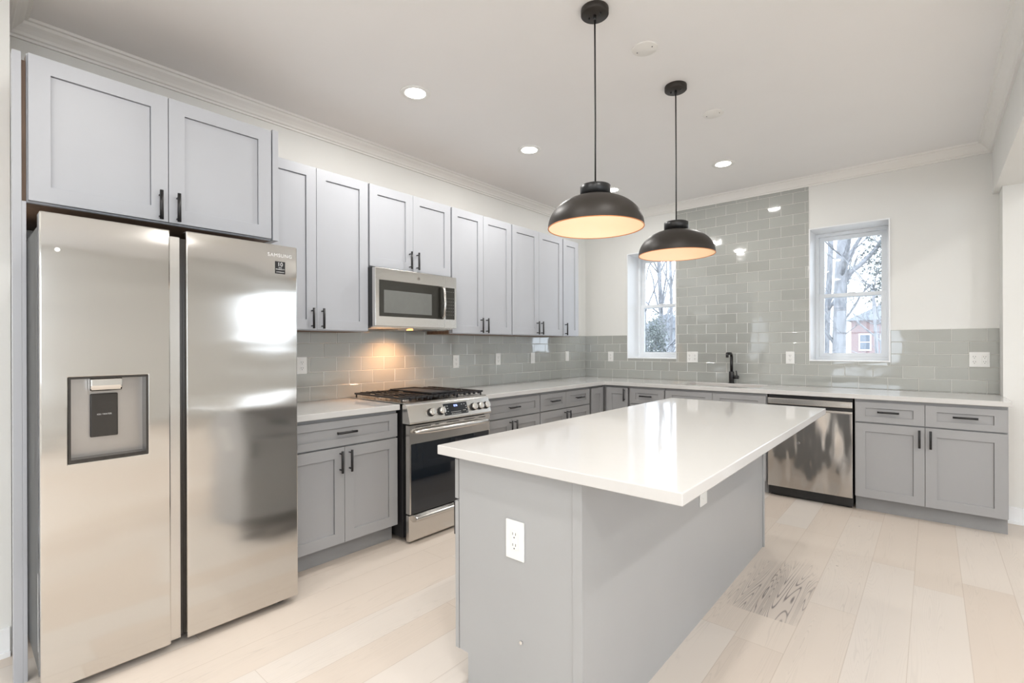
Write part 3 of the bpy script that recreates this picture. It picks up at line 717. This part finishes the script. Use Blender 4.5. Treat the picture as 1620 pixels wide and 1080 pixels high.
b = MB(); b.box(X1-.011, X1-.001, Y0+.0185, Y1-.0185, 0, .876); b.build('back_panel', isle_m, t)
b = MB(); b.box(X0+.044, X0+.058, Y0+.0185, Y1-.0185, 0, .114); b.build('toe_kick', greyd_m, t)
# door fronts towards the stove
pv = D.objects.new('door_front_set', None)
ln = Y1-Y0-.01; k = 5
for i in range(k):
    a0 = -ln/2+i*ln/k; a1 = a0+ln/k
    for nm, c0, c1 in (('drawer', .700, .853), ('door', .117, .690)):
        d_ = shaker(nm, a0+GAP, a1-GAP, c0, c1, .03+abs(X0), t, railz=.045 if nm == 'drawer' else None, m=isle_m); d_.rotation_euler.z = -PI/2
        if nm == 'drawer': handle(d_, (a0+a1)/2, .78, .03+abs(X0), True)
        else: handle(d_, (a1-.035) if i % 2 == 0 else a0+.035, .607, .03+abs(X0))
D.objects.remove(pv)
b = MB(); b.box(1.862, 2.826, -4.028, -1.800, .8765, .912); tag(b.build('island_countertop', quartz_m, bev=.003), 'large white quartz slab on top of the grey island', 'countertop')
b = MB(); b.cyl((2.237, IY0, .270), (2.237, IY0-.006, .270), .006); tag(b.build('furniture_screw', chrome_m), 'small metal screw head low on the near end of the island', 'screw')

# ------------------------------------------------------------------ outlets
def outlet(label, loc, rot, kind='duplex', w=.072, h=.117, group='white wall plates'):
    t = thing('outlet' if kind != 'switch' else 'switch_plate', label, 'outlet' if kind != 'switch' else 'switch', loc, rot, group)
    b = MB(); b.box(-w/2, w/2, -.006, 0, -h/2, h/2, bev=.002); b.build('plate', plast_m, t)
    gangs = [0] if w < .1 else [-w/4, w/4]
    for gi, g in enumerate(gangs):
        kd = kind if gi == 0 else 'decora'
        if kd == 'duplex':
            for zc in (-.02, .02):
                b = MB(); b.cyl((g, -.006, zc), (g, -.0085, zc), .0165, seg=24)
                for s in (-.0065, .0065): b.box(g+s-.0012, g+s+.0012, -.0088, -.0084, zc-.001, zc+.008, mi=1)
                b.cyl((g, -.0084, zc-.009), (g, -.0088, zc-.009), .0027, seg=12, mi=1); b.build('receptacle', [plast_m, slot_m], t)
        elif kd == 'decora':
            b = MB(); b.box(g-.0165, g+.0165, -.0085, -.006, -.034, .034, bev=.0015)
            for zc in (-.019, .019):
                for s in (-.0065, .0065): b.box(g+s-.0012, g+s+.0012, -.0088, -.0084, zc-.001, zc+.008, mi=1)
                b.cyl((g, -.0084, zc-.009), (g, -.0088, zc-.009), .0027, seg=12, mi=1)
            b.build('receptacle', [plast_m, slot_m], t)
        else:
            b = MB(); b.box(g-.016, g+.016, -.010, -.006, -.033, .033, bev=.0015); b.build('rocker', plast_m, t)
    return t
zo = 1.165; fy = .0082
outlet('white outlet plate half hidden by the refrigerator edge', (fy, -3.664, zo), L90)
outlet('white duplex outlet on the tile just right of the stove', (fy, -2.224, zo-.01), L90)
outlet('white outlet on the left wall tile, second right of the stove', (fy, -1.652, zo), L90, 'decora')
outlet('white rocker switch plate on the left wall tile, third right of the stove', (fy, -1.09, zo), L90, 'switch')
outlet('white rocker switch plate on the left wall nearest the corner', (fy, -.43, zo+.008), L90, 'switch')
outlet('white outlet on the window wall, between the corner and the left window', (.362, -fy, 1.165), 0)
outlet('wide two-gang white outlet plate just right of the left window', (1.352, -fy, 1.17), 0, w=.117)
outlet('white outlet on the tile between the faucet and the right window', (2.286, -fy, 1.175), 0)
outlet('wide white outlet plate at the far right end of the backsplash', (3.592, -fy, 1.177), 0, w=.117)
outlet('large white outlet plate on the near end of the island', (2.212, IY0-.0002, .618), 0, 'decora', w=.082, h=.135)
outlet('white plate on the long island side, tucked under the counter overhang', (IX1-.0008, -2.92, .600), L90, 'switch', w=.088, h=.13)

# ------------------------------------------------------------------ pendants
def pendant(label, x, y_, tint):
    t = thing('pendant_lamp', label, 'lamp', (x, y_, 1.84), 0, 'black dome pendants over the island')
    b = MB(); b.lathe([(.003, CEIL-1.84), (.063, CEIL-1.84), (.064, CEIL-1.84-.004), (.064, CEIL-1.84-.026), (.061, CEIL-1.84-.029), (.0001, CEIL-1.84-.029)], seg=40); 
    for s in (-.03, .03): b.cyl((s, 0, CEIL-1.84-.036), (s, 0, CEIL-1.84-.028), .004, mi=1)
    b.build('canopy', [shade_out_m, black_m], t)
    b = MB(); b.cyl((0, 0, CEIL-1.84-.052), (0, 0, CEIL-1.84-.029), .007); b.build('strain_relief', black_m, t)
    b = MB(); zt = CEIL-1.84-.05; b.tube([(0, 0, .185), (0.001, 0, .5), (0, .001, .75), (0, 0, zt)], .0038, seg=10); b.build('cord', black_m, t)
    b = MB(); b.lathe([(.0001, .196), (.067, .196), (.070, .193), (.070, .150), (.055, .148), (.0001, .148)], seg=48); b.build('cap', black_m, t)
    outer = []; R = .2205
    for i in range(17):
        a = i/16*PI/2*.985
        outer.append((R*math.cos(a)**.9 if i < 16 else .05, .151*math.sin(a)**.97))
    outer = [(max(r, .05), z_) for r, z_ in outer]
    b = MB(); b.lathe(outer, seg=72)
    sh = b.build('shade', shade_out_m, t)
    inner = [(r-.0022, z_-.0012 if i else z_) for i, (r, z_) in enumerate(outer)]
    b = MB(); b.lathe(inner+[(.0001, .146)], seg=72); b.build('shade_lining', shade_in_m, sh)
    b = MB(); b.lathe([(R+.0006, -.001), (R+.0006, .0015), (R-.0035, .0015), (R-.0035, -.001)], seg=72, close=True); b.build('rim', rim_m, sh)
    b = MB(); b.cyl((0, 0, .108), (0, 0, .146), .018); b.build('socket', black_m, t)
    b = MB(); b.lathe([(.0001, .064), (.012, .066), (.020, .074), (.023, .084), (.020, .096), (.013, .106), (.012, .11)], seg=24); b.build('bulb', bulb_m, t)
    l = D.lights.new('pendant_bulb', 'POINT'); l.energy = .42; l.color = tint; l.shadow_soft_size = .012
    o = D.objects.new('pendant_bulb', l); C.objects.link(o); o.parent = t; o.location = (0, 0, .048)
pendant('nearer black dome pendant hanging over the island, left of the other', 2.130, -3.296, (1, .80, .56))
pendant('farther black dome pendant, hanging over the far end of the island', 2.147, -2.394, (1, .68, .44))

# ------------------------------------------------------------------ recessed lights
def downlight(x, y_, label, proto=[None], power=1.):
    if proto[0] is None:
        t = thing('recessed_light', label, 'light', (x, y_, CEIL), 0, 'recessed ceiling lights')
        b = MB(); b.lathe([(.092, 0), (.092, -.003), (.088, -.006), (.066, -.005), (.060, -.002), (.060, 0)], seg=48); b.build('trim_ring', plast_m, t)
        b = MB(); b.cyl((0, 0, -.0045), (0, 0, -.0005), .059, seg=40); b.build('lens', lens_m, t)
        l = D.lights.new('recessed_lamp', 'AREA'); l.shape = 'DISK'; l.size = .11; l.energy = LAMP*power; l.color = (1, .975, .94)
        o = D.objects.new('recessed_lamp', l); C.objects.link(o); o.parent = t; o.location = (0, 0, -.009)
        proto[0] = t
    else:
        t = copy_tree(proto[0]); t.location = (x, y_, CEIL); t['label'] = label
        if True:
            for c in t.children:
                if c.type == 'LIGHT': c.data = c.data.copy(); c.data.energy = LAMP*power
    return t
downlight(.903, -3.376, 'lit recessed ceiling light closest to the refrigerator', power=1.7)
downlight(.887, -2.233, 'lit recessed ceiling light in the middle of the row above the left cabinets', power=1.5)
downlight(.888, -.914, 'lit recessed ceiling light beside the cap of the nearer pendant', power=.95)
downlight(1.955, -.899, 'lit recessed ceiling light nearest the tiled column', power=.8)
for x, y_ in ((2.0, -4.75), (3.1, -3.9), (3.1, -4.8)):  # unseen lamps added to brighten the near kitchen
    downlight(x, y_, 'added unseen recessed ceiling light overhead, for fill', power=1.15)
for x in (4.6, 5.8):  # lamps added next door to brighten the island side and left wall
    for y_ in (-1.5, -3.4, -5.6, -7.6): downlight(x, y_, 'added recessed ceiling light in the adjoining room, for side fill', power={-1.5: .8, -3.4: 2.4 if x < 5 else .9, -5.6: 2.2, -7.6: 1.}[y_])
for x in (1.6, 3.2):  # unseen lamps added at the rear for even light
    for y_ in (-6.3, -7.9): downlight(x, y_, 'added recessed ceiling light behind the camera, for fill', power=1.5)
def cover(x, y_, label, r=.066):
    t = thing('ceiling_cover_plate', label, 'cover plate', (x, y_, CEIL), 0, 'blank round ceiling plates')
    b = MB(); b.lathe([(r, 0), (r, -.002), (r-.004, -.005), (.0001, -.006)], seg=48); b.build('plate', trim_m, t)
    for s in (-.042, .042):
        b = MB(); b.cyl((s, 0, -.0055), (s, 0, -.0075), .003, seg=10); b.build('screw', slot_m, t)
cover(2.171, -2.863, 'blank white ceiling plate between the two pendant canopies')
cover(2.197, -1.885, 'blank white ceiling plate beyond the farther pendant canopy')

# ------------------------------------------------------------------ outdoors
b = MB(); b.box(-60, 60, .345, 90, -.9, -.7); struct(b.build('lawn', grass_m))
def tree(x, y_, h, r, seed, label, depth=5, m=None, spread=.55, group='bare winter trees outside the windows', kids=3, z0=-.7, name='bare_tree'):
    rnd = random.Random(seed); b = MB()
    def branch(p, d, ln, r, k):
        n = 4; pts = [p]; rad = [r]
        for i in range(n):
            w_ = .02 if k == depth else .11; d = (d+Vector((rnd.gauss(0, w_), rnd.gauss(0, w_), rnd.gauss(.03, .07)))).normalized(); p = p+d*ln/n; pts.append(p); rad.append(r*(1-(.3 if k == depth else .4)*(i+1)/n))
        b.tube(pts, rad, seg=8 if k == depth else (5 if k > depth-2 else 3))
        if k <= 0: return
        for i in range(kids+(7 if k == depth else 0)):
            j = rnd.randint(1, n); q = pts[j]
            e = (d+Vector((rnd.gauss(0, spread), rnd.gauss(0, spread), rnd.gauss(.1, spread*.6)))).normalized()
            branch(q, e, (ln*.45 if k == depth else ln)*rnd.uniform(.5, .8), rad[j]*rnd.uniform(.3, .5), k-1)
    branch(Vector((0, 0, 0)), Vector((0, 0, 1)), h, r, depth)
    o = b.build(name, m or bark_m); o.location = (x, y_, z0); return tag(o, label, 'tree', group)
tree(1.45, 10, 7.5, .17, 3, 'thick-trunked bare tree standing outside the right window', kids=4)
tree(2.6, 13, 6.5, .09, 5, 'slender bare tree right of the thick trunk outside the right window', kids=4)
tree(.3, 16, 6.5, .12, 8, 'bare tree behind and left of the thick trunk, seen through the right window', kids=4)
tree(1.9, 7.5, 1.3, .05, 11, 'low tangled bare shrub in the lower part of the right window', kids=4, spread=.9)
tree(1.2, 8.6, 1.5, .05, 23, 'tangled pale shrub around the foot of the thick trunk', kids=4, spread=.9)
tree(1.9, 17, 5.2, .07, 31, 'thin pale bare tree far behind the evergreen in the right window', kids=4, spread=.7)
tree(2.35, 9.2, 3.3, .045, 37, 'spindly many-branched bare sapling in front of the evergreen', kids=4, spread=.8)
tree(-5.6, 16, 6.0, .09, 41, 'distant bare tree behind the others in the left window', kids=4, spread=.7)
tree(-3.75, 9.5, 6.0, .08, 13, 'bare tree with fine branches outside the left window', kids=4)
tree(-4.6, 13, 6.4, .10, 17, 'farther bare tree leaning behind the left window branches', kids=4)
tree(-1.4, 6.3, 1.5, .05, 19, 'bare shrub at the right side of the left window', kids=4, spread=.8)
def leafy(x, y_, z0, r, h, n, seed, label, name, m, grp=None, sz=.07):
    rnd = random.Random(seed); b = MB()
    t = thing(name, label, 'tree' if 'tree' in name else 'shrub', (x, y_, -.7), 0, grp)
    for i in range(n):
        a = rnd.uniform(0, 2*PI); u = rnd.uniform(-1, 1); rr = rnd.uniform(.35, 1)
        p = Vector((r*rr*math.cos(a)*(1-u*u)**.5, r*rr*math.sin(a)*(1-u*u)**.5, z0+.7+h/2+h/2*u*rr))
        q = [p+Vector((rnd.gauss(0, sz), rnd.gauss(0, sz), rnd.gauss(0, sz))) for _ in range(3)]
        b.bm.faces.new([b.bm.verts.new(w) for w in q])
    b.build('foliage', m, t)
    b = MB(); b.cyl((0, 0, 0), (0, 0, z0+.7+h*.6), .07, r2=.03, seg=8); b.build('trunk', bark_m, t)
leafy(2.75, 11, 1.7, 1.0, 3.2, 6500, 1, 'grey-green evergreen tree at the right side of the right window', 'evergreen_tree', ever_m, sz=.028)
leafy(-3.15, 9, .1, .42, 2.3, 4200, 2, 'ivy-covered dark shrub in the lower half of the left window', 'ivy_shrub', ever_m, sz=.022)
def house(x0, x1, y0, y1, z1, m, label, wins, name='house'):
    cx, cy = (x0+x1)/2, (y0+y1)/2
    t = thing(name, label, 'house', (cx, cy, -.7)); w, d = (x1-x0)/2, (y1-y0)/2
    b = MB(); b.box(-w, w, -d, d, 0, z1); b.build('walls', m, t)
    b = MB(); b.prism([(-w-.3, z1), (w+.3, z1), (0, z1+w*.55)], -d-.3, d+.3, 'y'); b.build('roof', roof_m, t)
    for (a, zz, ww, hh) in wins:
        b = MB(); b.box(a-ww/2-.08, a+ww/2+.08, -d-.05, -d, zz-.08, zz+hh+.08); f = b.build('window', white_m, t)
        for s in (0, 1):
            pass
        b = MB(); b.box(a-ww/2, a+ww/2, -d-.06, -d-.045, zz, zz+hh/2-.03); b.box(a-ww/2, a+ww/2, -d-.06, -d-.045, zz+hh/2+.03, zz+hh); b.build('pane', hglass_m, f)
house(-1.0, 7.0, 36, 44, 3.7, brick_house_m, 'red brick house far behind the trees in the right window', [(-3.2, 1.7, .55, 1.0), (-2.0, 1.7, .55, 1.0), (.6, 1.7, .55, 1.0)])
house(-8.3, -5.6, 19, 25, 2.9, siding_m, 'pale sided house beyond the shrub in the left window', [(.7, 1.3, .55, .9), (-.7, 1.3, .55, .9)])
b = MB()
for i in range(60): b.box(-14+i*.4, -14+i*.4+.36, 17, 17.04, -.7, .75)
tag(b.build('picket_fence', white_m), 'pale board fence across the yards outside the windows', 'fence')
